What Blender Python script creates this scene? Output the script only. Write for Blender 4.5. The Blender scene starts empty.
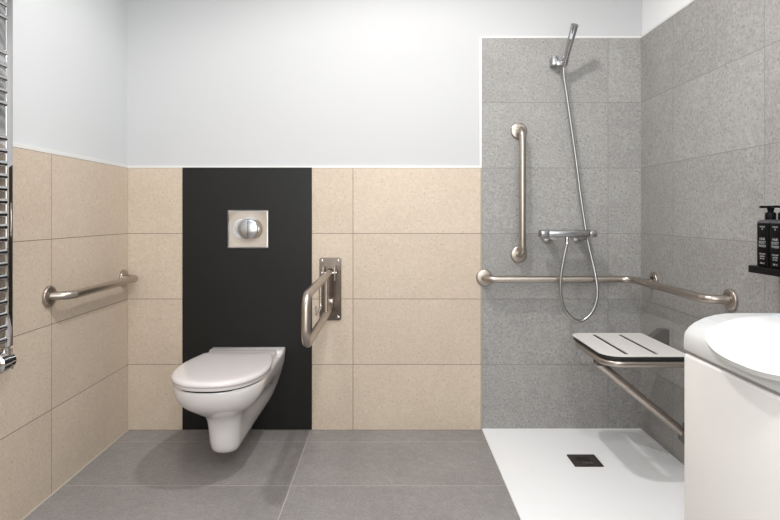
import bpy, bmesh, math, random
from mathutils import Vector, Matrix
PI = math.pi
random.seed(4)
scn = bpy.context.scene
C = scn.collection

# ------------------------------------------------------------------ dimensions (metres)
F = 560.0                    # focal length in pixels of a 780 wide frame
EYE = 1.075
YB = 2.80                    # tiled face of the back wall
XL, XR = -1.31, 1.255        # tiled faces of the side walls
YF = -1.0                    # wall behind the camera
HC = 2.55                    # ceiling
ZB = 1.310                   # top of beige tiles
ZG = 1.960                   # top of grey tiles
ROW = 0.3275

def at(px, py, Y):           # a point seen at a given place of the photo, standing at depth Y
    return Vector(((px-390)*Y/F, Y, EYE-(py-215)*Y/F))

# ------------------------------------------------------------------ materials
def new_mat(name):
    m = bpy.data.materials.new(name); m.use_nodes = True
    nt = m.node_tree
    return m, nt, nt.nodes['Principled BSDF']

def link(nt, a, b): nt.links.new(a, b)

def nmath(nt, op, a, b=None, c=None):
    n = nt.nodes.new('ShaderNodeMath'); n.operation = op
    for i, v in enumerate((a, b, c)):
        if v is None: continue
        if isinstance(v, (int, float)): n.inputs[i].default_value = v
        else: link(nt, v, n.inputs[i])
    return n.outputs[0]

def noise(nt, vec, scale, detail=3, rough=.5):
    n = nt.nodes.new('ShaderNodeTexNoise')
    n.inputs['Scale'].default_value = scale; n.inputs['Detail'].default_value = detail
    n.inputs['Roughness'].default_value = rough
    link(nt, vec, n.inputs['Vector'])
    return n.outputs['Fac']

def ramp(nt, fac, stops):
    n = nt.nodes.new('ShaderNodeValToRGB')
    el = n.color_ramp.elements
    while len(el) < len(stops): el.new(.5)
    for e, (p, c) in zip(el, stops):
        e.position = p; e.color = (*c, 1)
    link(nt, fac, n.inputs['Fac'])
    return n.outputs['Color']

def mixc(nt, fac, a, b, mode='MIX'):
    n = nt.nodes.new('ShaderNodeMix'); n.data_type = 'RGBA'; n.blend_type = mode
    for i, v in ((0, fac), (6, a), (7, b)):
        if isinstance(v, (int, float)): n.inputs[i].default_value = v
        elif isinstance(v, tuple): n.inputs[i].default_value = (*v, 1)
        else: link(nt, v, n.inputs[i])
    return n.outputs[2]

def srgb(r, g, b):
    f = lambda c: (c/255/12.92) if c/255 <= .04045 else ((c/255+.055)/1.055)**2.4
    return (f(r), f(g), f(b))

def bump(nt, bsdf, h, strength, dist):
    n = nt.nodes.new('ShaderNodeBump'); n.inputs['Strength'].default_value = strength
    n.inputs['Distance'].default_value = dist
    link(nt, h, n.inputs['Height']); link(nt, n.outputs['Normal'], bsdf.inputs['Normal'])

def tile_mat(name, ua, va, u0, uw, v0, vw, lo, hi, joint, jw=.0028, rough=.55, seed=0., speck=.5, big=.5):
    m, nt, b = new_mat(name)
    tc = nt.nodes.new('ShaderNodeTexCoord'); sep = nt.nodes.new('ShaderNodeSeparateXYZ')
    link(nt, tc.outputs['Object'], sep.inputs[0])
    def axis(a, o, w):
        s = nmath(nt, 'DIVIDE', nmath(nt, 'SUBTRACT', sep.outputs[a], o), w)
        fr = nmath(nt, 'FRACT', s)
        d = nmath(nt, 'MULTIPLY', nmath(nt, 'MINIMUM', fr, nmath(nt, 'SUBTRACT', 1., fr)), w)
        return nmath(nt, 'FLOOR', s), d
    iu, du = axis(ua, u0, uw); iv, dv = axis(va, v0, vw)
    d = nmath(nt, 'MINIMUM', du, dv)
    mask = nmath(nt, 'LESS_THAN', d, jw/2)
    comb = nt.nodes.new('ShaderNodeCombineXYZ'); link(nt, iu, comb.inputs[0]); link(nt, iv, comb.inputs[1]); comb.inputs[2].default_value = seed
    wn = nt.nodes.new('ShaderNodeTexWhiteNoise'); wn.noise_dimensions = '3D'; link(nt, comb.outputs[0], wn.inputs['Vector'])
    off = nt.nodes.new('ShaderNodeVectorMath'); off.operation = 'MULTIPLY_ADD'
    link(nt, wn.outputs['Color'], off.inputs[0]); off.inputs[1].default_value = (7, 7, 7); link(nt, tc.outputs['Object'], off.inputs[2])
    vec = off.outputs[0]
    n1 = noise(nt, vec, 3.2, 4, .6)
    n2 = noise(nt, vec, 26, 5, .75)
    n3 = noise(nt, vec, 105, 2, .6)
    f = nmath(nt, 'ADD', nmath(nt, 'MULTIPLY', nmath(nt, 'SUBTRACT', n1, .5), big*1.3),
              nmath(nt, 'ADD', nmath(nt, 'MULTIPLY', nmath(nt, 'SUBTRACT', n2, .5), big*1.9),
                    nmath(nt, 'MULTIPLY', nmath(nt, 'SUBTRACT', n3, .5), speck*1.7)))
    f = nmath(nt, 'ADD', f, nmath(nt, 'MULTIPLY', nmath(nt, 'SUBTRACT', wn.outputs['Value'], .5), .18))
    f = nmath(nt, 'ADD', f, .5)
    col = ramp(nt, f, [(0, lo), (1, hi)])
    # scattered darker and lighter grains
    vo = nt.nodes.new('ShaderNodeTexVoronoi'); vo.inputs['Scale'].default_value = 62; link(nt, vec, vo.inputs['Vector'])
    pit = nmath(nt, 'MULTIPLY', nmath(nt, 'LESS_THAN', vo.outputs['Distance'], .26), nmath(nt, 'GREATER_THAN', n2, .50))
    col = mixc(nt, nmath(nt, 'MULTIPLY', pit, speck*.65), col, tuple(c*.55 for c in lo))
    col = mixc(nt, mask, col, joint)
    link(nt, col, b.inputs['Base Color'])
    b.inputs['Roughness'].default_value = rough
    b.inputs['Specular IOR Level'].default_value = .35
    h = nmath(nt, 'ADD', nmath(nt, 'MULTIPLY', n3, .25), nmath(nt, 'MULTIPLY', mask, -1.))
    bump(nt, b, h, .35, .002)
    return m

def plain(name, col, rough=.5, metal=0., spec=.5, nscale=None, namp=.0, coat=0.):
    m, nt, b = new_mat(name)
    tc = nt.nodes.new('ShaderNodeTexCoord')
    n = noise(nt, tc.outputs['Object'], nscale or 6., 3)
    k = namp
    c = ramp(nt, n, [(.25, tuple(max(0, x*(1-k)) for x in col)), (.75, tuple(min(1, x*(1+k)) for x in col))])
    link(nt, c, b.inputs['Base Color'])
    b.inputs['Roughness'].default_value = rough; b.inputs['Metallic'].default_value = metal
    b.inputs['Specular IOR Level'].default_value = spec
    b.inputs['Coat Weight'].default_value = coat; b.inputs['Coat Roughness'].default_value = .05
    return m

def brushed(name, col, rough):
    m, nt, b = new_mat(name)
    tc = nt.nodes.new('ShaderNodeTexCoord')
    n = noise(nt, tc.outputs['Object'], 40, 2)
    r = nmath(nt, 'MULTIPLY_ADD', n, .06, rough-.03)
    link(nt, r, b.inputs['Roughness'])
    c = ramp(nt, n, [(.2, tuple(x*.98 for x in col)), (.8, col)])
    link(nt, c, b.inputs['Base Color']); b.inputs['Metallic'].default_value = 1
    return m

M = {}
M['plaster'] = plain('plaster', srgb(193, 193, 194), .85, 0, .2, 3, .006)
M['plaster_left_lit'] = plain('plaster_left_lit', srgb(204, 206, 207), .85, 0, .2, 3, .006)  # same plaster; light level of the left wall put into its colour
M['plaster_right_lit'] = plain('plaster_right_lit', srgb(230, 230, 230), .85, 0, .2, 3, .006)  # same plaster again, lightened for the brighter light on the right wall
M['ceiling'] = plain('ceiling_paint', srgb(242, 242, 241), .9, 0, .2, 3, .006)
beige = dict(lo=srgb(180, 163, 145), hi=srgb(214, 199, 181), joint=srgb(122, 110, 98), rough=.5, speck=.45, big=.35)
M['tile_back'] = tile_mat('beige_tile_back', 0, 2, -.185, .64, 0, ROW, seed=1, **beige)
M['tile_left'] = tile_mat('beige_tile_left', 1, 2, 2.151, .649, 0, ROW, seed=2, **beige)
grey = dict(lo=srgb(127, 125, 123), hi=srgb(172, 170, 167), joint=srgb(124, 122, 120), rough=.5, speck=.75, big=.42, jw=.0026)
M['grey_back'] = tile_mat('grey_tile_back', 0, 2, .46, .63, 0, ROW, seed=3, **grey)
M['grey_right'] = tile_mat('grey_tile_right', 1, 2, 2.483, .607, 0, ROW, seed=4, **grey)
M['floor'] = tile_mat('floor_tile', 0, 1, -.395, 1.28, 2.224, .431, srgb(117, 113, 112), srgb(160, 156, 154), srgb(182, 176, 170), .003, .42, 5, .45, .5)
M['trim'] = plain('white_trim', srgb(216, 215, 213), .4, 0, .5)
M['silicone'] = plain('silicone', srgb(196, 188, 176), .4)
M['black_panel'] = plain('black_panel', srgb(23, 22, 21), .42, 0, .3, 9, .03)
M['tray'] = plain('tray_white', srgb(246, 246, 247), .28, 0, .5, 4, .004)
M['ceramic'] = plain('ceramic', srgb(226, 221, 220), .08, 0, .5, 4, .004, .3)
M['seat_plastic'] = plain('seat_plastic', srgb(214, 207, 206), .16, 0, .5, 4, .004)
M['steel'] = brushed('brushed_steel', srgb(180, 170, 161), .32)
M['steel_dark'] = brushed('dark_steel', srgb(112, 102, 94), .22)
M['chrome'] = plain('chrome', srgb(205, 204, 204), .05, 1, .5)
M['chrome_soft'] = plain('chrome_soft', srgb(182, 182, 184), .24, 1, .5)
M['hose'] = plain('hose_metal', srgb(165, 165, 165), .28, 1, .5)
M['screw'] = plain('screw_steel', srgb(215, 208, 200), .2, 1)
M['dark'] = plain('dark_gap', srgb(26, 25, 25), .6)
M['grey_plastic'] = plain('grey_plastic', srgb(92, 88, 86), .4)
M['board'] = plain('white_board', srgb(222, 218, 214), .35, 0, .5, 5, .006)
M['drain'] = plain('drain_steel', srgb(108, 100, 96), .35, 1, .5)
M['drain_slot'] = plain('drain_slot', srgb(36, 32, 30), .7)
M['machine'] = plain('enamel_white', srgb(228, 225, 223), .25, 0, .5, 4, .003)
M['machine_top'] = plain('plastic_white', srgb(213, 214, 214), .22, 0, .5, 4, .003)
M['machine_panel'] = plain('panel_blue_grey', srgb(205, 211, 220), .25)
M['groove'] = plain('groove_grey', srgb(150, 146, 143), .6)
M['black_plastic'] = plain('black_plastic', srgb(7, 7, 8), .4, 0, .12)
M['bottle'] = plain('bottle_black', srgb(5, 5, 6), .4, 0, .1)
M['bottle_shoulder_sheen'] = plain('bottle_shoulder_sheen', srgb(70, 72, 76), .2)  # reflection on the black shoulder put into a lighter grey
M['ink'] = plain('white_ink', srgb(150, 150, 152), .6)
M['lamp'] = plain('lamp_white', srgb(240, 240, 240), .5)

# ------------------------------------------------------------------ mesh helpers (all in world coordinates)
def origin_of(o):
    v = Vector((0, 0, 0))
    while o is not None:
        v += Vector(o.location); o = o.parent
    return v

def obj(name, bm, mat, parent=None, loc=None, smooth=None, kind=None):
    """Link ONE mesh object; bm holds world coordinates, loc (or parent) sets its origin."""
    base = origin_of(parent) if parent else Vector(loc or (0, 0, 0))
    bmesh.ops.recalc_face_normals(bm, faces=bm.faces)
    bmesh.ops.translate(bm, verts=bm.verts, vec=-base)
    if smooth is not None:
        for f in bm.faces: f.smooth = True
        lim = math.radians(smooth)
        for e in bm.edges:
            if len(e.link_faces) == 2 and e.calc_face_angle(0) > lim: e.smooth = False
    me = bpy.data.meshes.new(name); bm.to_mesh(me); bm.free()
    me.materials.append(mat)
    o = bpy.data.objects.new(name, me); C.objects.link(o)
    if parent: o.parent = parent
    else: o.location = base
    if kind: o['kind'] = kind
    return o

def tag(o, label, cat, group=None):
    o['label'] = label; o['category'] = cat
    if group: o['group'] = group
    return o

def thing(name, label, cat, loc, group=None):
    o = bpy.data.objects.new(name, None); C.objects.link(o)
    o.location = loc; o.empty_display_size = .05
    return tag(o, label, cat, group)

def B(): return bmesh.new()

def box(bm, x0, x1, y0, y1, z0, z1, bev=0., seg=2):
    t = bmesh.new()
    bmesh.ops.create_cube(t, size=1)
    for v in t.verts:
        v.co = Vector(((x0+x1)/2+v.co.x*(x1-x0), (y0+y1)/2+v.co.y*(y1-y0), (z0+z1)/2+v.co.z*(z1-z0)))
    if bev: bmesh.ops.bevel(t, geom=t.edges[:], offset=bev, segments=seg, profile=.5, affect='EDGES', clamp_overlap=True)
    merge(bm, t); return bm

def merge(bm, t):
    me = bpy.data.meshes.new('tmp'); t.to_mesh(me); t.free(); bm.from_mesh(me); bpy.data.meshes.remove(me)

def frame_for(d):
    d = d.normalized()
    a = Vector((0, 0, 1)) if abs(d.z) < .9 else Vector((1, 0, 0))
    u = d.cross(a).normalized()
    return u, d.cross(u).normalized()

def tube(bm, pts, r, n=20, caps=True):
    """Sweep a circle along points; r is one radius or one per point."""
    pts = [Vector(p) for p in pts]
    rs = r if isinstance(r, (list, tuple)) else [r]*len(pts)
    tang = []
    for i in range(len(pts)):
        a = pts[max(i-1, 0)]; b = pts[min(i+1, len(pts)-1)]
        tang.append((b-a).normalized())
    u, _ = frame_for(tang[0])
    rings = []
    for i, p in enumerate(pts):
        t = tang[i]
        u = (u - t*u.dot(t)).normalized(); w = t.cross(u)
        rings.append([bm.verts.new(p + (u*math.cos(k*2*PI/n) + w*math.sin(k*2*PI/n))*rs[i]) for k in range(n)])
    for a, b in zip(rings, rings[1:]):
        for k in range(n): bm.faces.new((a[k], a[(k+1) % n], b[(k+1) % n], b[k]))
    if caps: bm.faces.new(rings[0][::-1]); bm.faces.new(rings[-1])
    return bm

def fillet(pts, r, n=9):
    pts = [Vector(p) for p in pts]
    out = [pts[0]]
    for a, b, c in zip(pts, pts[1:], pts[2:]):
        d1 = (a-b).normalized(); d2 = (c-b).normalized()
        ang = d1.angle(d2)
        if ang > PI-.02: out.append(b); continue
        L = min(r/math.tan(ang/2), (a-b).length*.49, (c-b).length*.49)
        rr = L*math.tan(ang/2)
        cen = b + (d1+d2).normalized()*(rr/math.sin(ang/2))
        p0, p1 = b+d1*L-cen, b+d2*L-cen
        tot = p0.angle(p1)
        for k in range(n+1):
            t = k/n
            out.append(cen + (p0*math.sin((1-t)*tot)+p1*math.sin(t*tot))/math.sin(tot))
    out.append(pts[-1])
    return out

def lathe(bm, o, axis, prof, n=32):
    """prof: (distance along axis, radius) list; radius 0 closes with a cap point."""
    o = Vector(o); axis = Vector(axis).normalized(); u, w = frame_for(axis)
    rings = []
    for h, r in prof:
        if r < 1e-6: rings.append([bm.verts.new(o+axis*h)])
        else: rings.append([bm.verts.new(o+axis*h+(u*math.cos(k*2*PI/n)+w*math.sin(k*2*PI/n))*r) for k in range(n)])
    for a, b in zip(rings, rings[1:]):
        for k in range(n):
            k2 = (k+1) % n
            if len(a) == 1 and len(b) == 1: continue
            if len(a) == 1: bm.faces.new((a[0], b[k2], b[k]))
            elif len(b) == 1: bm.faces.new((a[k], a[k2], b[0]))
            else: bm.faces.new((a[k], a[k2], b[k2], b[k]))
    return bm

def loops_plate(bm, loops, z0, z1, mapf):
    """Flat plate with holes: loops of 2D points, first is the outline."""
    t = bmesh.new(); es = []
    for lp in loops:
        vs = [t.verts.new((p[0], p[1], 0)) for p in lp]
        for i in range(len(vs)): es.append(t.edges.new((vs[i], vs[(i+1) % len(vs)])))
    bmesh.ops.triangle_fill(t, edges=es, use_beauty=True, use_dissolve=False)
    r = bmesh.ops.extrude_face_region(t, geom=t.faces[:])
    top = [g for g in r['geom'] if isinstance(g, bmesh.types.BMVert)]
    ts = set(top)
    for v in t.verts:
        v.co = mapf(v.co.x, v.co.y, z1 if v in ts else z0)
    merge(bm, t); return bm

def rrect(x0, x1, y0, y1, r, n=7):
    out = []
    if isinstance(r, (int, float)): r = (r,)*4
    for (cx, cy, a0, rr) in ((x1-r[0], y1-r[0], 0, r[0]), (x0+r[1], y1-r[1], PI/2, r[1]), (x0+r[2], y0+r[2], PI, r[2]), (x1-r[3], y0+r[3], 1.5*PI, r[3])):
        for k in range(n+1):
            a = a0+k/n*PI/2
            out.append((cx+rr*math.cos(a), cy+rr*math.sin(a)))
    return out

def catmull(pts, n=10):
    pts = [Vector(p) for p in pts]
    P = [pts[0]*2-pts[1]]+pts+[pts[-1]*2-pts[-2]]
    out = []
    for i in range(1, len(P)-2):
        a, b, c, d = P[i-1:i+3]
        for k in range(n):
            t = k/n
            out.append(.5*((2*b)+(c-a)*t+(2*a-5*b+4*c-d)*t*t+(3*b-a-3*c+d)*t**3))
    out.append(pts[-1]); return out

def sstep(t): t = max(0, min(1, t)); return t*t*(3-2*t)

def lerp_table(tab, x):
    if x <= tab[0][0]: return tab[0][1]
    for (x0, v0), (x1, v1) in zip(tab, tab[1:]):
        if x <= x1: return v0+(v1-v0)*(x-x0)/(x1-x0)
    return tab[-1][1]

# ================================================================== SETTING
def struct(name, bm, mat, parent=None): return obj(name, bm, mat, parent, kind='structure')

WT = .12
floor = struct('floor', box(B(), XL-.01-WT, XR+.01+WT, YF-WT, YB+.01+WT, -.1, 0), M['floor'])
struct('ceiling', box(B(), XL-.01-WT, XR+.01+WT, YF-WT, YB+.01+WT, HC, HC+.1), M['ceiling'])
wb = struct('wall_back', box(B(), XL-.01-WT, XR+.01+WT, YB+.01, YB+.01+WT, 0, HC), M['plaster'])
wl = struct('wall_left', box(B(), XL-.01-WT, XL-.01, YF, YB+.01, 0, HC), M['plaster_left_lit'])
wr = struct('wall_right', box(B(), XR+.01, XR+.01+WT, YF, YB+.01, 0, HC), M['plaster_right_lit'])
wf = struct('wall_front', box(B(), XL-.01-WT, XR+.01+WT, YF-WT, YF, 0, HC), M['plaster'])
struct('tile_cladding', box(B(), XL, .459, YB, YB+.01, 0, ZB), M['tile_back'], wb)
struct('shower_tile_cladding', box(B(), .459, XR, YB, YB+.01, 0, ZG), M['grey_back'], wb)
struct('tile_cladding', box(B(), XL-.01, XL, YF, YB+.01, 0, ZB), M['tile_left'], wl)
struct('shower_tile_cladding', box(B(), XR, XR+.01, YF, YB+.01, 0, ZG), M['grey_right'], wr)
struct('tile_cladding', box(B(), XL, XR, YF, YF+.01, 0, ZB), M['tile_back'], wf)
# thin white profiles closing the tiles
struct('trim_back', box(box(box(B(), XL, .447, YB-.001, YB+.01, ZB, ZB+.012), .447, .459, YB-.001, YB+.01, ZB, ZG+.01),
                        .459, XR, YB-.001, YB+.01, ZG, ZG+.010), M['trim'])
struct('trim_left', box(B(), XL-.01, XL+.001, YF, YB, ZB, ZB+.016), M['trim'])
struct('trim_right', box(B(), XR-.001, XR+.01, YF, YB, ZG, ZG+.010), M['trim'])
bm = B(); box(bm, XL, XL+.004, YF, YB, 0, .004)
struct('trim_floor', bm, M['silicone'])

# black glossy panel behind the toilet
PX0, PX1 = -1.036, -.39
tag(obj('toilet_backing_panel', box(B(), PX0, PX1, YB-.006, YB-.0002, .004, ZB+.002, .001), M['black_panel'], loc=((PX0+PX1)/2, YB, .004)),
    'smooth black wall panel rising behind the wall-hung toilet', 'wall panel')

# ================================================================== SHOWER TRAY
TX0, TX1, TY0, TY1, TZ = .459, XR-.001, 1.20, YB-.001, .008
root = thing('shower_tray', 'flat white shower tray on the grey floor under the folding seat', 'shower tray', ((TX0+TX1)/2, (TY0+TY1)/2, 0))
DX0, DX1, DY0, DY1 = .787, .907, 2.375, 2.492
bm = B()
loops_plate(bm, [rrect(TX0, TX1, TY0, TY1, .003, 2), rrect(DX0-.003, DX1+.003, DY0-.003, DY1+.003, .003, 2)], .0005, TZ, lambda x, y, z: Vector((x, y, z)))
obj('basin', bm, M['tray'], root)
slots = []
for i in range(5):
    xc = DX0+.032+i*.012
    slots.append(rrect(xc-.0022, xc+.0022, DY0+.048, DY1-.026, .002, 3))
bm = B(); loops_plate(bm, [rrect(DX0, DX1, DY0, DY1, .003, 3)]+slots, TZ-.002, TZ+.002, lambda x, y, z: Vector((x, y, z)))
dc = obj('drain_cover', bm, M['drain'], root)
obj('drain_pit', box(B(), DX0, DX1, DY0, DY1, .001, TZ-.003), M['drain_slot'], dc)
bm = B()
for i, (w, h) in enumerate(((.004, .008), (.005, .010), (.006, .006), (.004, .009), (.007, .010))):   # small embossed mark
    xc = DX0+.033+i*.011
    box(bm, xc, xc+w, DY0+.026, DY0+.026+h, TZ+.0015, TZ+.0026)
obj('embossed_mark', bm, M['screw'], dc)

# ================================================================== TOILET
TCX = -.703; WY = YB-.006
def outline(p, a, c, b, cx=TCX, nose=2.25, n1=9, n2=22, d0=0.):
    """Plan outline from wall left, round the front, to wall right. p reach, a half width of lobe at c, b half width at the wall."""
    left = []
    for i in range(n1):
        t = i/n1
        left.append((b+(a-b)*sstep(t), d0+(c-d0)*t))
    front = []
    for k in range(n2+1):
        th = k/n2*PI
        cs, sn = math.cos(th), math.sin(th)
        front.append((-a*math.copysign(abs(cs)**(2/nose), cs), c+(p-c)*abs(sn)**(2/nose)))
    pts = [(-w, d) for w, d in left]+front+[(w, d) for w, d in left[::-1]]
    return [(cx+x, WY-d) for x, d in pts]

def loft(bm, slices, cap0=True, cap1=True):
    rings = [[bm.verts.new((x, y, z)) for x, y in pts] for pts, z in slices]
    n = len(rings[0])
    for a, b in zip(rings, rings[1:]):
        for k in range(n): bm.faces.new((a[k], a[(k+1) % n], b[(k+1) % n], b[k]))
    if cap0: bm.faces.new(rings[0][::-1])
    if cap1: bm.faces.new(rings[-1])
    return bm

key = [  # z : reach, lobe half width, lobe centre, wall half width
    (.062, .385, .026, .37, .026), (.068, .425, .044, .375, .044), (.085, .455, .057, .39, .058), (.12, .470, .063, .395, .082),
    (.165, .478, .066, .40, .110), (.21, .488, .071, .40, .130), (.240, .508, .082, .405, .142), (.262, .546, .101, .415, .150),
    (.285, .584, .131, .43, .158), (.310, .622, .156, .44, .166), (.340, .650, .173, .45, .174), (.370, .664, .181, .45, .178),
    (.393, .668, .183, .45, .180), (.400, .664, .180, .45, .178)]
def interp_key(z):
    zs = [k[0] for k in key]
    i = max(0, min(len(key)-2, next((j for j in range(len(key)-1) if z <= zs[j+1]), len(key)-2)))
    t = (z-zs[i])/(zs[i+1]-zs[i])
    g = lambda j: key[max(0, min(len(key)-1, j))]
    out = []
    for q in range(1, 5):
        p0, p1, p2, p3 = g(i-1)[q], g(i)[q], g(i+1)[q], g(i+2)[q]
        z0, z1, z2, z3 = g(i-1)[0], g(i)[0], g(i+1)[0], g(i+2)[0]
        h = z2-z1
        m1 = (p2-p0)/(z2-z0) if z2 > z0 else 0; m2 = (p3-p1)/(z3-z1) if z3 > z1 else 0
        t2, t3 = t*t, t**3
        out.append((2*t3-3*t2+1)*p1+(t3-2*t2+t)*h*m1+(-2*t3+3*t2)*p2+(t3-t2)*h*m2)
    return out
root = thing('wall_hung_toilet', 'white wall-hung toilet with closed lid below the chrome flush plate', 'toilet', (TCX, WY, .05))
sl = []
zz = [.062, .065, .068, .076, .085, .100, .12, .142, .165, .185, .21, .225, .24, .251, .262, .273, .285, .297, .31, .325, .34, .355, .37, .382, .393, .397, .400]
for z in zz:
    p, a, c, b = interp_key(z)
    sl.append((outline(p, a, c, b), z))
bowl = obj('bowl', loft(B(), sl), M['ceramic'], root, smooth=50)
# raised deck at the wall that carries the hinges
deck = [((w, d)) for w, d in ()]
def deck_pts(ins, dd): return [(TCX+x, WY-y) for x, y in rrect(-.181+ins, .181-ins, .0, dd-ins, (.03, .03, .001, .001), 6)]
obj('deck', loft(B(), [(deck_pts(.000, .082), .395), (deck_pts(0, .082), .411), (deck_pts(.002, .081), .4145), (deck_pts(.005, .079), .416)]), M['ceramic'], bowl, smooth=50)
# seat ring and lid
def lid_out(ins, d0=.198):
    pts = []
    a, c, p = .192-ins, .42, .682-ins
    b = .163-ins; r = .022
    d0 += ins
    L = [(b-r+r*math.sin(k/6*PI/2), d0+r-r*math.cos(k/6*PI/2)) for k in range(7)]
    n1 = 8
    for i in range(1, n1): 
        t = i/n1; L.append((b+(a-b)*math.sin(t*PI/2), d0+r+(c-d0-r)*t))
    front = []
    for k in range(29):
        th = k/28*PI; cs, sn = math.cos(th), math.sin(th)
        front.append((-a*math.copysign(abs(cs)**(2/2.3), cs), c+(p-c)*abs(sn)**(2/2.3)))
    full = [(-w, d) for w, d in L]+front+[(w, d) for w, d in L[::-1]]
    return [(TCX+x, WY-d) for x, d in full]
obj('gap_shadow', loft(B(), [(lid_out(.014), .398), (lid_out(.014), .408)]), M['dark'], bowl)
obj('seat', loft(B(), [(lid_out(.008), .4055), (lid_out(.004), .407), (lid_out(.003), .415), (lid_out(.005), .418)]), M['seat_plastic'], root, smooth=40)
lid_s = [(lid_out(.004), .4185), (lid_out(.000), .421), (lid_out(-.001), .427), (lid_out(.001), .433), (lid_out(.006), .438), (lid_out(.014), .4405),
         (lid_out(.035), .4425), (lid_out(.07), .4440), (lid_out(.12), .445)]
lid = obj('lid', loft(B(), lid_s), M['seat_plastic'], root, smooth=50)
bm = B(); box(bm, TCX-.158, TCX+.158, WY-.206, WY-.092, .400, .4265, .006, 3)
obj('hinge_cover', bm, M['seat_plastic'], lid, smooth=40)

# ================================================================== FLUSH PLATE
fx0, fx1, fz0, fz1 = -.805, -.606, .912, 1.098
fy = WY
root = thing('flush_plate', 'square chrome flush plate with a round push button on the black panel', 'flush plate', ((fx0+fx1)/2, fy, (fz0+fz1)/2))
bm = B()
N = 64; grid = []
cxp, czp = (fx0+fx1)/2, (fz0+fz1)/2
for i in range(N+1):
    row = []
    for j in range(N+1):
        u, v = i/N*2-1, j/N*2-1
        r2 = math.sqrt(u*u+v*v)
        edge = 1-max(abs(u), abs(v))
        y = .0085+.0024*math.cos(min(r2, 1.41)*PI/.8) - (.004 if edge < .001 else 0)
        row.append(bm.verts.new((cxp+u*(fx1-fx0)/2, fy-y, czp+v*(fz1-fz0)/2)))
    grid.append(row)
for i in range(N):
    for j in range(N): bm.faces.new((grid[i][j], grid[i+1][j], grid[i+1][j+1], grid[i][j+1]))
plate = obj('plate', bm, M['chrome'], root, smooth=60)
bm = B(); loops_plate(bm, [rrect(fx0-.001, fx1+.001, fz0-.001, fz1+.001, .003, 3), rrect(fx0+.0005, fx1-.0005, fz0+.0005, fz1-.0005, .002, 3)], .0003, .0095, lambda x, z, y: Vector((x, fy-y, z)))
box(bm, fx0, fx1, fy-.004, fy-.0003, fz0, fz1)
obj('rim', bm, M['chrome_soft'], plate, smooth=30)
for s, nm in ((-1, 'full_flush_button'), (1, 'half_flush_button')):       # two domed halves of the round button
    bm = B(); R = .051
    K, L = 60, 20
    g = []
    for i in range(L+1):
        rr = i/L
        row = []
        for k in range(K+1):
            th = -PI/2+k/K*PI
            x = math.cos(th)*rr*R*(1 if s > 0 else -1)+s*.0012; z = math.sin(th)*rr*R
            y = .0105+.0095*(1-rr*rr)**.75 - (.006 if i == L else 0) + (.0035*abs(x/R) if s < 0 else -.001*abs(x/R))
            row.append(bm.verts.new((cxp+.000+x, fy-y, czp+z)))
        g.append(row)
    for i in range(L):
        for k in range(K):
            bm.faces.new((g[i][k], g[i+1][k], g[i+1][k+1], g[i][k+1]))
    bmesh.ops.remove_doubles(bm, verts=bm.verts, dist=1e-5)
    obj(nm, bm, M['chrome_soft'], root, smooth=120)

# ================================================================== GRAB RAILS
FR = .041
def flange(parent, p, n, r=FR, name='flange'):
    bm = B()
    lathe(bm, Vector(p)+Vector(n)*.0003, n, [(0, 0), (0, r), (.007, r), (.0095, r*.975), (.0112, r*.92), (.0125, r*.7), (.0130, .0165)], 40)
    return obj(name, bm, M['steel'], parent, smooth=40)

O = .082; TR = .0165
# left wall
root = thing('grab_rail', 'short stainless grab rail on the beige left wall', 'grab rail', (XL, 2.446, .777))
z = .766
obj('rail', tube(B(), fillet([(XL+.002, 2.130, z), (XL+.072, 2.155, z), (XL+.072, 2.735, z), (XL+.002, 2.745, z)], .055), TR, 24), M['steel'], root, smooth=50)
flange(root, (XL, 2.130, z), (1, 0, 0)); flange(root, (XL, 2.745, z), (1, 0, 0))
left_rail = root
# vertical rail in the shower
root = thing('grab_rail', 'vertical stainless grab rail on the grey shower wall', 'grab rail', (.645, YB, 1.19))
x = .643
obj('rail', tube(B(), fillet([(x, YB-.002, 1.495), (x, YB-O, 1.492), (x, YB-O, .882), (x, YB-.002, .878)], .045), TR, 24), M['steel'], root, smooth=50)
flange(root, (x, YB, 1.495), (0, -1, 0)); flange(root, (x, YB, .878), (0, -1, 0))
# corner rail
root = thing('corner_grab_rail', 'long stainless grab rail bent around the grey shower corner', 'grab rail', (XR, YB, .765))
z = .763
obj('rail', tube(B(), fillet([(.471, YB-.002, z), (.471, YB-O, z), (XR-O, YB-O, z), (XR-O, 2.075, z), (XR-.002, 2.058, z)], .058), TR, 24), M['steel'], root, smooth=50)
flange(root, (.471, YB, z), (0, -1, 0)); flange(root, (XR, 2.058, z), (-1, 0, 0)); f3 = flange(root, (XR, 2.655, z+.004), (-1, 0, 0), .036)
obj('mounting_pin', tube(B(), [(XR-.003, 2.655, z), (XR-O+.004, 2.655, z)], .009, 16), M['steel'], f3, smooth=40)

# ================================================================== FOLDING RAIL BESIDE TOILET
px0, px1, pz0, pz1 = -.352, -.243, .550, .862
xc = -.300
root = thing('folding_grab_rail', 'fold-down stainless support rail lowered beside the toilet', 'grab rail', (xc, YB, .7))
bm = B(); loops_plate(bm, [rrect(px0, px1, pz0, pz1, .012, 5)], .0003, .007, lambda x, z, y: Vector((x, YB-y, z)))
wp = obj('wall_plate', bm, M['steel_dark'], root, smooth=30)
for (sx, sz) in ((px0+.014, pz0+.016), (px1-.014, pz0+.016), (px0+.014, pz1-.016), (px1-.014, pz1-.016)):
    obj('bolt', lathe(B(), (sx, YB-.0072, sz), (0, -1, 0), [(0, 0), (0, .0075), (.003, .0072), (.005, .004), (.0055, 0)], 16), M['screw'], wp, smooth=40)
for sx in (-.327, -.272):
    bm = B(); box(bm, sx-.0035, sx+.0035, YB-.066, YB-.0072, .752, .822, .003)
    obj('lug', bm, M['steel'], wp, smooth=30)
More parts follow.
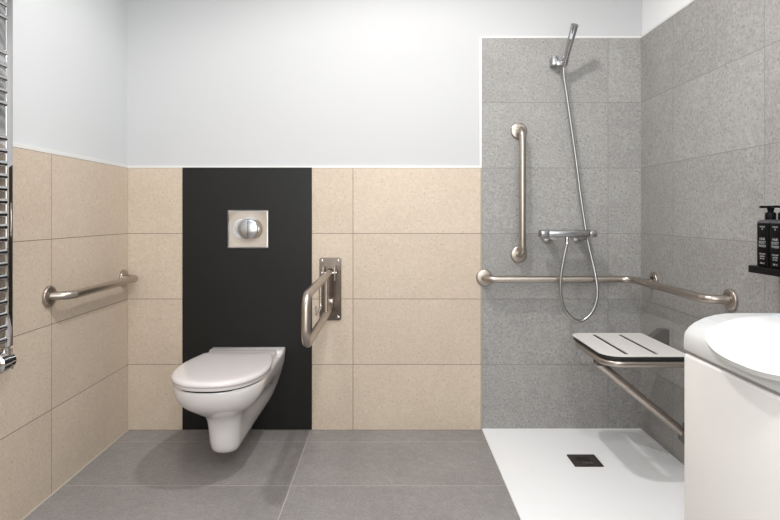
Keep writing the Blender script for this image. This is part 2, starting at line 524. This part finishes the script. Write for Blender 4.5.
obj('hinge_pin', tube(B(), [(-.336, YB-.048, .79), (-.263, YB-.048, .79)], .007, 16), M['screw'], root, smooth=40)
yf = 1.995
obj('rail', tube(B(), fillet([(xc, YB-.048, .790), (xc, yf+.008, .786), (xc, yf-.004, .607), (xc, YB-.075, .607), (xc, YB-.014, .640)], .055), .0160, 24), M['steel'], root, smooth=50)
obj('brace', tube(B(), [(xc, 2.635, .788), (xc, 2.635, .607)], .0115, 20), M['steel'], root, smooth=50)
obj('stop_block', box(B(), xc-.018, xc+.018, YB-.035, YB-.0072, .615, .66, .004), M['steel'], wp, smooth=40)
obj('paper_hook', tube(B(), fillet([(xc, 2.42, .788), (xc, 2.42, .675), (xc-.0, 2.28, .665), (xc, 2.27, .705)], .02), .0042, 12), M['screw'], root, smooth=50)

# ================================================================== SHOWER FITTINGS
root = thing('shower_mixer', 'horizontal chrome shower mixer bar on the grey back wall', 'shower mixer', (.85, YB, .987))
ym, zm = 2.672, .986
bm = B()
prof = [(-.030, .010), (-.024, .0175), (.030, .0175), (.036, .012), (.036, -.010), (.030, -.0165), (.0, -.0175), (-.022, -.014), (-.030, -.004)]
def bar(x0, x1, sc=1.):
    b = bmesh.new()
    R0 = [b.verts.new((x0, ym+p*sc, zm+q*sc)) for p, q in prof]; R1 = [b.verts.new((x1, ym+p*sc, zm+q*sc)) for p, q in prof]
    n = len(prof)
    for k in range(n): b.faces.new((R0[k], R0[(k+1) % n], R1[(k+1) % n], R1[k]))
    b.faces.new(R0[::-1]); b.faces.new(R1)
    bmesh.ops.bevel(b, geom=b.edges[:], offset=.0018, segments=2, profile=.5, affect='EDGES')
    return b
obj('mixer_body', bar(.7525, .9445), M['chrome_soft'], root, smooth=40)
obj('temperature_handle', bar(.716, .751), M['chrome_soft'], root, smooth=40)
obj('flow_handle', bar(.946, .979), M['chrome_soft'], root, smooth=40)
for xx in (.783, .933):
    bm = B(); lathe(bm, (xx, YB-.0003, zm-.014), (0, -1, 0), [(0, 0), (0, .033), (.006, .0325), (.012, .028), (.016, .018), (.03, .017), (.115, .017), (.115, 0)], 32)
    obj('wall_flange', bm, M['chrome'], root, smooth=40)
ox = (567-390)*2.672/F
obj('hose_outlet', lathe(B(), (ox, ym, zm-.012), (0, 0, -1), [(0, 0), (0, .009), (.022, .009), (.024, .0105), (.036, .0105), (.037, .008), (.038, 0)], 20), M['chrome'], root, smooth=40)

root = thing('shower_holder', 'small chrome hand-shower wall bracket high on the grey tiles', 'shower holder', (.815, YB, 1.845))
obj('wall_block', box(B(), .797, .829, YB-.055, YB-.0003, 1.812, 1.856, .003), M['chrome_soft'], root, smooth=40)
bot = at(564.5, 64, 2.728); top = at(574.8, 24.5, 2.60)
dv = (top-bot).normalized()
bm = B(); tube(bm, [bot-dv*.006, bot+dv*.022], [.0155, .0165], 24)
box(bm, .812, bot.x, bot.y-.008, bot.y+.020, bot.z-.008, bot.z+.016, .004)
obj('clip', bm, M['chrome_soft'], root, smooth=40)

root = thing('hand_shower', 'slim chrome hand shower on a long looping metal hose', 'hand shower', tuple(bot))
Lh = (top-bot).length
bm = B(); lathe(bm, bot, dv, [(-.014, 0), (-.014, .008), (0, .0115), (.02, .0125), (Lh*.5, .0145), (Lh*.97, .0175), (Lh*.995, .0172), (Lh, .015), (Lh, 0)], 28)
hd = obj('handle', bm, M['chrome_soft'], root, smooth=35)
# spray face strip near the top, facing the room
side = (Vector((-.35, -1, 0)) - dv*Vector((-.35, -1, 0)).dot(dv)).normalized(); tv = dv.cross(side)
bm = B()
pc = bot+dv*(Lh*.80)+side*.0128
R0 = []; R1 = []
for (a, b_) in rrect(-.0065, .0065, -.026, .026, .006, 4):
    R0.append(bm.verts.new(pc+tv*a+dv*b_)); R1.append(bm.verts.new(pc+tv*a*.9+dv*b_*.96+side*.0035))
for k in range(len(R0)): bm.faces.new((R0[k], R0[(k+1) % len(R0)], R1[(k+1) % len(R0)], R1[k]))
bm.faces.new(R1)
obj('spray_face', bm, M['machine_panel'], hd)
hp = [bot-dv*.012, at(563.8, 75, 2.742), at(567, 97, 2.752), at(571, 125, 2.756), at(576, 160, 2.756), at(580.5, 195, 2.755), at(584.5, 222, 2.748), at(588, 243, 2.738),
      at(592.5, 262, 2.715), at(596.5, 282, 2.685), at(597, 298, 2.675), at(592, 312, 2.672), at(582.5, 320.5, 2.671), at(573, 318.5, 2.67), at(564.5, 309, 2.67),
      at(560.8, 294, 2.67), at(561, 276, 2.671), at(563.5, 260, 2.672), Vector((ox, ym, zm-.046))]
obj('hose', tube(B(), catmull(hp, 10), .0074, 14), M['hose'], root, smooth=60)

# ================================================================== FOLDING SHOWER SEAT
sx0, sx1, sy0, sy1, sz = .818, 1.146, 2.135, 2.555, .537
root = thing('folding_shower_seat', 'white slotted folding shower seat with steel frame and leg', 'shower seat', (XR, 2.345, .5))
sl2 = []
for xs in (.917, 1.034): sl2.append(rrect(xs-.0085, xs+.0085, 2.165, 2.53, .006, 3))
bm = B(); loops_plate(bm, [rrect(sx0, sx1, sy0, sy1, (.012, .05, .075, .012), 10)]+sl2, sz-.0035, sz, lambda x, y, z: Vector((x, y, z)))
obj('seat_board', bm, M['board'], root)
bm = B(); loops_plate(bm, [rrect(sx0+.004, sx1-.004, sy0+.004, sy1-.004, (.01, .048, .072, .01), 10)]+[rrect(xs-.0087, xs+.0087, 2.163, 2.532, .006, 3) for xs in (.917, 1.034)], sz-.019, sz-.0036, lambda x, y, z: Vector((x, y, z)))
obj('board_gap_shade', bm, M['dark'], root)  # dark plate standing in for shade under the board and in its slots
zt = .5035; rt = .0140
fr = obj('seat_frame', tube(B(), fillet([(1.218, sy0+.016, zt), (sx0+.014, sy0+.016, zt), (sx0+.014, sy1-.016, zt), (1.218, sy1-.016, zt)], .068), rt, 20), M['steel'], root, smooth=50)
obj('cross_bar', tube(B(), [(.885, sy0+.018, zt-.002), (.885, sy1-.018, zt-.002)], .009, 16), M['steel'], fr, smooth=50)
ly = 2.345
leg = obj('leg', tube(B(), [(.866, ly, .462), (1.234, ly, .158)], .0178, 24), M['steel'], root, smooth=50)
bm = B(); box(bm, .858, .905, ly-.020, ly-.015, .448, .512, .002); box(bm, .858, .905, ly+.015, ly+.020, .448, .512, .002)
obj('leg_hinge', bm, M['grey_plastic'], leg)
bm = B(); box(bm, XR-.008, XR-.0003, ly-.045, ly+.045, .10, .19, .002); box(bm, 1.216, XR-.006, ly-.024, ly+.024, .128, .165, .004)
obj('leg_wall_plate', bm, M['grey_plastic'], root)
def wedge(y0, y1):
    b = bmesh.new(); pr = [(XR-.0003, .560), (1.222, .560), (1.214, .556), (1.158, .512), (1.158, .492), (XR-.0003, .455)]
    A = [b.verts.new((x, y0, z)) for x, z in pr]; D = [b.verts.new((x, y1, z)) for x, z in pr]
    n = len(pr)
    for k in range(n): b.faces.new((A[k], A[(k+1) % n], D[(k+1) % n], D[k]))
    b.faces.new(A[::-1]); b.faces.new(D)
    bmesh.ops.bevel(b, geom=b.edges[:], offset=.002, segments=2, profile=.5, affect='EDGES')
    return b
obj('wall_bracket', wedge(sy1-.040, sy1), M['grey_plastic'], root)
obj('wall_bracket', wedge(sy0, sy0+.040), M['grey_plastic'], root)

# ================================================================== WASHING MACHINE
wx0, wx1, wy0, wy1 = .597, 1.2, .740, 1.140
root = thing('washing_machine', 'white top-loading washing machine with rounded top at the right', 'washing machine', ((wx0+wx1)/2, (wy0+wy1)/2, 0))
ztop = .876
obj('cabinet', box(B(), wx0, wx1, wy0, wy1, .02, .795, .006, 3), M['machine'], root, smooth=40)
obj('plinth', box(B(), wx0+.02, wx1-.02, wy0+.02, wy1-.02, .0, .03), M['groove'], root)
obj('groove', box(B(), wx0+.005, wx1-.01, wy0+.005, wy1-.005, .794, .803), M['groove'], root)
prf = [(wx0+.001, .802), (wx0-.001, .808), (wx0, .832), (wx0+.003, .840), (wx0+.010, .849), (wx0+.022, .858), (wx0+.040, .8665), (wx0+.062, .8725), (wx0+.085, .8755), (wx0+.11, ztop), (wx1-.01, ztop), (wx1, .868), (wx1, .802)]
ts = [(0, .0045), (.0012, .0015), (.0045, 0)]
bm = B(); rings = []
cxm = (wx0+wx1)/2
for yy, ins in [(wy0+a, b) for a, b in ts]+[(wy1-a, b) for a, b in ts[::-1]]:
    rings.append([bm.verts.new((x+(ins*.6 if x < cxm else -ins*.6), yy, z-(ins if z > .83 else 0))) for x, z in prf])
n = len(prf)
for a, b in zip(rings, rings[1:]):
    for k in range(n): bm.faces.new((a[k], a[(k+1) % n], b[(k+1) % n], b[k]))
bm.faces.new(rings[0][::-1]); bm.faces.new(rings[-1])
obj('top_housing', bm, M['machine_top'], root, smooth=35)
# lid with a rounded lip that overhangs the front
lz = [(.570, .8235), (.578, .829), (.590, .838), (.605, .848), (.622, .860), (.64, .869), (.665, .8770), (.69, .8805), (.72, .882), (2, .882)]
bm = B(); NU, NV = 32, 26
yc, hwid = .930, .168
g = []
for i in range(NU+1):
    u = i/NU*2-1
    xf = .577 + .062*(1-math.sqrt(max(0, 1-abs(u)**2.4)))
    row = []
    for j in range(NV+1):
        t = (j/NV)**1.7
        x = xf+(.94-xf)*t
        z_ = lerp_table(lz, x)
        z_ = z_ - .007*max(0, abs(u)-.9)/.1
        row.append(bm.verts.new((x, yc+u*hwid, z_)))
    g.append(row)
faces = []
for i in range(NU):
    for j in range(NV): faces.append(bm.faces.new((g[i][j], g[i+1][j], g[i+1][j+1], g[i][j+1])))
r = bmesh.ops.extrude_face_region(bm, geom=faces)
for v in r['geom']:
    if isinstance(v, bmesh.types.BMVert): v.co.z -= .009; v.co.x += .003
obj('lid', bm, M['machine_top'], root, smooth=40)
obj('control_panel', box(B(), .955, 1.18, wy0+.03, wy1-.03, ztop-.002, ztop+.004, .002), M['machine_panel'], root)
# recessed grey-blue inlay beside the lid
bm = B(); loops_plate(bm, [rrect(.728, .93, yc+.04, yc+.150, .02, 5)], .8822, .8832, lambda x, y, z: Vector((x, y, z)))
obj('lid_inlay', bm, M['machine_panel'], root)

# ================================================================== SHELF AND BOTTLES
hx0, hy0, hy1, hz0, hz1 = 1.155, 1.48, 1.806, .891, .9135
# the left wall runs very slightly out of square
def out_of_square(o, k=.0155):
    b = origin_of(o)
    if o.type == 'MESH':
        for v in o.data.vertices: v.co.x += (YB-(v.co.y+b.y))*k
    for c in o.children: out_of_square(c, k)
for o in (wl, bpy.data.objects['trim_left'], bpy.data.objects['trim_floor'], left_rail): out_of_square(o)

root = thing('wall_shelf', 'narrow black shelf fixed to the grey right wall', 'shelf', (XR, (hy0+hy1)/2, hz0))
bm = B(); box(bm, hx0, XR-.0003, hy0, hy1, hz0, hz1, .0015)
obj('board', bm, M['black_plastic'], root, smooth=40)

def text(body, size, loc, parent, wide=1.):
    cu = bpy.data.curves.new('lettering', 'FONT'); cu.body = body; cu.size = size; cu.align_x = 'CENTER'; cu.align_y = 'CENTER'
    cu.space_line = .95; cu.offset = size*.012; cu.extrude = .0001
    cu.materials.append(M['ink'])
    tmp = bpy.data.objects.new('tmp_text', cu)
    me = bpy.data.meshes.new_from_object(tmp); bpy.data.objects.remove(tmp)
    o = bpy.data.objects.new('lettering', me); C.objects.link(o); o.parent = parent
    # text facing -X : its right points towards -Y, its up towards +Z
    o.rotation_euler = (PI/2, 0, -PI/2)
    o.scale = (wide, 1, 1)
    o.location = Vector(loc)-origin_of(parent)
    return o

def bottle(y0, y1, label):
    x0, x1 = 1.161, 1.213
    zb, zs_ = hz1+.0004, 1.051
    xm, ymid = (x0+x1)/2, (y0+y1)/2
    rt_ = thing('soap_bottle', label, 'bottle', (xm, ymid, zb), 'black pump bottles on the wall shelf')
    body = obj('body', box(B(), x0, x1, y0, y1, zb, zs_, .003, 3), M['bottle'], rt_, smooth=40)
    bm = B()
    def sq(i, z): return [(x, y) for x, y in rrect(x0+i, x1-i, y0+i, y1-i, .003, 3)], z
    loft(bm, [sq(.0008, zs_-.003), sq(.0008, zs_+.004), sq(.006, zs_+.0085), sq(.015, zs_+.0105)])
    obj('shoulder', bm, M['bottle_shoulder_sheen'], rt_, smooth=40)
    bm = B(); lathe(bm, (xm, ymid, zs_+.009), (0, 0, 1), [(0, 0), (0, .0150), (.004, .0155), (.020, .0150), (.023, .0125), (.024, .0085), (.029, .0085), (.031, .010), (.042, .010), (.044, .008), (.0445, 0)], 24)
    pump = obj('pump', bm, M['black_plastic'], rt_, smooth=40)
    bm = B(); loft(bm, [([(xm+.009, ymid-.006), (xm+.009, ymid+.006), (xm-.004, ymid+.006), (xm-.034, ymid+.004), (xm-.034, ymid-.004), (xm-.004, ymid-.006)], zs_+.0455),
                        ([(xm+.009, ymid-.006), (xm+.009, ymid+.006), (xm-.004, ymid+.006), (xm-.032, ymid+.004), (xm-.032, ymid-.004), (xm-.004, ymid-.006)], zs_+.0525)])
    obj('nozzle', bm, M['black_plastic'], pump)
    xt = x0-.0003
    H = zs_-zb
    text('HAND\n&', .0075, (xt, ymid, zb+H*.88), body, 1.1)
    text('HAIR\nBODY\nWASH', .0115, (xt, ymid, zb+H*.55), body, 1.0)
    text('with plant\nextracts\nfor hair', .0078, (xt, ymid, zb+H*.24), body, .9)
    text('300 ml', .0078, (xt, ymid, zb+H*.08), body, .9)
    return rt_
bottle(1.7195, 1.773, 'square black pump bottle nearer the shower corner, at the shelf end')
bottle(1.661, 1.7145, 'square black pump bottle partly cut off at the right photo edge')

# ================================================================== TOWEL RADIATOR
rx = XL+.075
root = thing('towel_radiator', 'chrome towel radiator on the left wall at the photo edge', 'radiator', (XL, 1.57, .6))
ya, yb_ = 1.345, 1.83
zlo, zhi = .648, 1.86
for yy in (yb_-.032, ya):
    obj('post', box(B(), rx-.02, rx+.004, yy, yy+.032, zlo, zhi, .003, 3), M['chrome'], root, smooth=40)
def zy(py): return EYE-(py-215)*1.785/F
ys = [341-12.7*k for k in range(17)]+[103-12.7*k for k in range(5)]+[16-12.7*k for k in range(5)]
for py in ys:
    z = zy(py)
    obj('rung', tube(B(), [(rx-.004, ya+.02, z), (rx-.004, yb_-.03, z)], .0105, 16), M['chrome'], root, smooth=50)
for yy in (yb_-.016, ya+.016):
    for z in (.72, 1.80):
        obj('wall_mount', tube(B(), [(XL+.0003, yy, z), (rx-.018, yy, z)], .009, 14), M['chrome_soft'], root, smooth=50)
bm = B()
lathe(bm, (rx-.008, yb_-.018, zlo+.002), (0, 0, -1), [(0, 0), (0, .013), (.008, .013), (.009, .019), (.024, .019), (.026, .015), (.050, .017), (.055, .022), (.074, .021), (.078, 0)], 24)
v = obj('valve', bm, M['chrome'], root, smooth=40)
bm = B(); lathe(bm, (rx-.008, yb_-.02, zlo-.045), (0, -1, 0), [(-.028, 0), (-.026, .016), (-.014, .027), (.012, .028), (.016, .033), (.05, .034), (.056, .027), (.057, 0)], 24)
obj('valve_handle', bm, M['chrome'], v, smooth=40)
obj('pipe', tube(B(), [(rx-.008, yb_-.018, zlo-.062), (XL+.0003, yb_-.018, zlo-.062)], .008, 14), M['chrome'], v, smooth=40)

# ================================================================== CEILING LIGHTS AND ADDED FILL
def downlight(x, y, label, power, size=.09, col=(1, .98, .965)):
    rt_ = thing('ceiling_light', label, 'ceiling light', (x, y, HC), 'round recessed ceiling lights')
    bm = B(); lathe(bm, (x, y, HC-.0003), (0, 0, -1), [(0, 0), (0, .06), (.004, .06), (.006, .056), (.006, .048), (.002, .046), (.002, 0)], 32)
    obj('trim_ring', bm, M['lamp'], rt_, smooth=40)
    ld = bpy.data.lights.new('downlight', 'SPOT'); ld.shadow_soft_size = size/2; ld.energy = power; ld.color = col
    ld.spot_size = math.radians(172); ld.spot_blend = .4
    lo = bpy.data.objects.new('downlight', ld); C.objects.link(lo); lo.location = (x, y, HC-.02)
downlight(.08, 1.72, 'round recessed ceiling light above the shower', 74)
downlight(-.62, 1.25, 'round recessed ceiling light above the toilet side', 42, .3)
downlight(.35, .0, 'unseen round ceiling light added as fill above the camera', 60)  # added fill to soften the shade under the shower seat

def area(name, loc, rot, sx, sy, power, col):
    ld = bpy.data.lights.new(name, 'AREA'); ld.shape = 'RECTANGLE'; ld.size = sx; ld.size_y = sy; ld.energy = power; ld.color = col
    o = bpy.data.objects.new(name, ld); C.objects.link(o); o.location = loc; o.rotation_euler = rot
    return o
area('soft_ceiling_fill', (0, .6, HC-.03), (0, 0, 0), 2.2, 2.4, 9, (.96, .98, 1.0))  # soft fill added below the ceiling, no fitting belongs to it
area('daylight_fill', (.1, YF+.05, 1.35), (math.radians(88), 0, 0), 2.0, 1.7, 42, (.90, .97, 1.0))  # unseen lamp added behind the camera as cool daylight, no window built

w = bpy.data.worlds.new('world'); scn.world = w; w.use_nodes = True
w.node_tree.nodes['Background'].inputs[0].default_value = (.9, .93, 1, 1)
w.node_tree.nodes['Background'].inputs[1].default_value = .2

# ================================================================== CAMERA
cd = bpy.data.cameras.new('camera'); cam = bpy.data.objects.new('camera', cd); C.objects.link(cam)
cam.location = (0, 0, EYE); cam.rotation_euler = (PI/2, 0, 0)
cd.sensor_width = 36; cd.lens = F/780*36
cd.shift_x = 0; cd.shift_y = -45/780
cd.clip_start = .05
scn.camera = cam
scn.view_settings.view_transform = 'Standard'
scn.view_settings.look = 'None'
scn.view_settings.exposure = 0
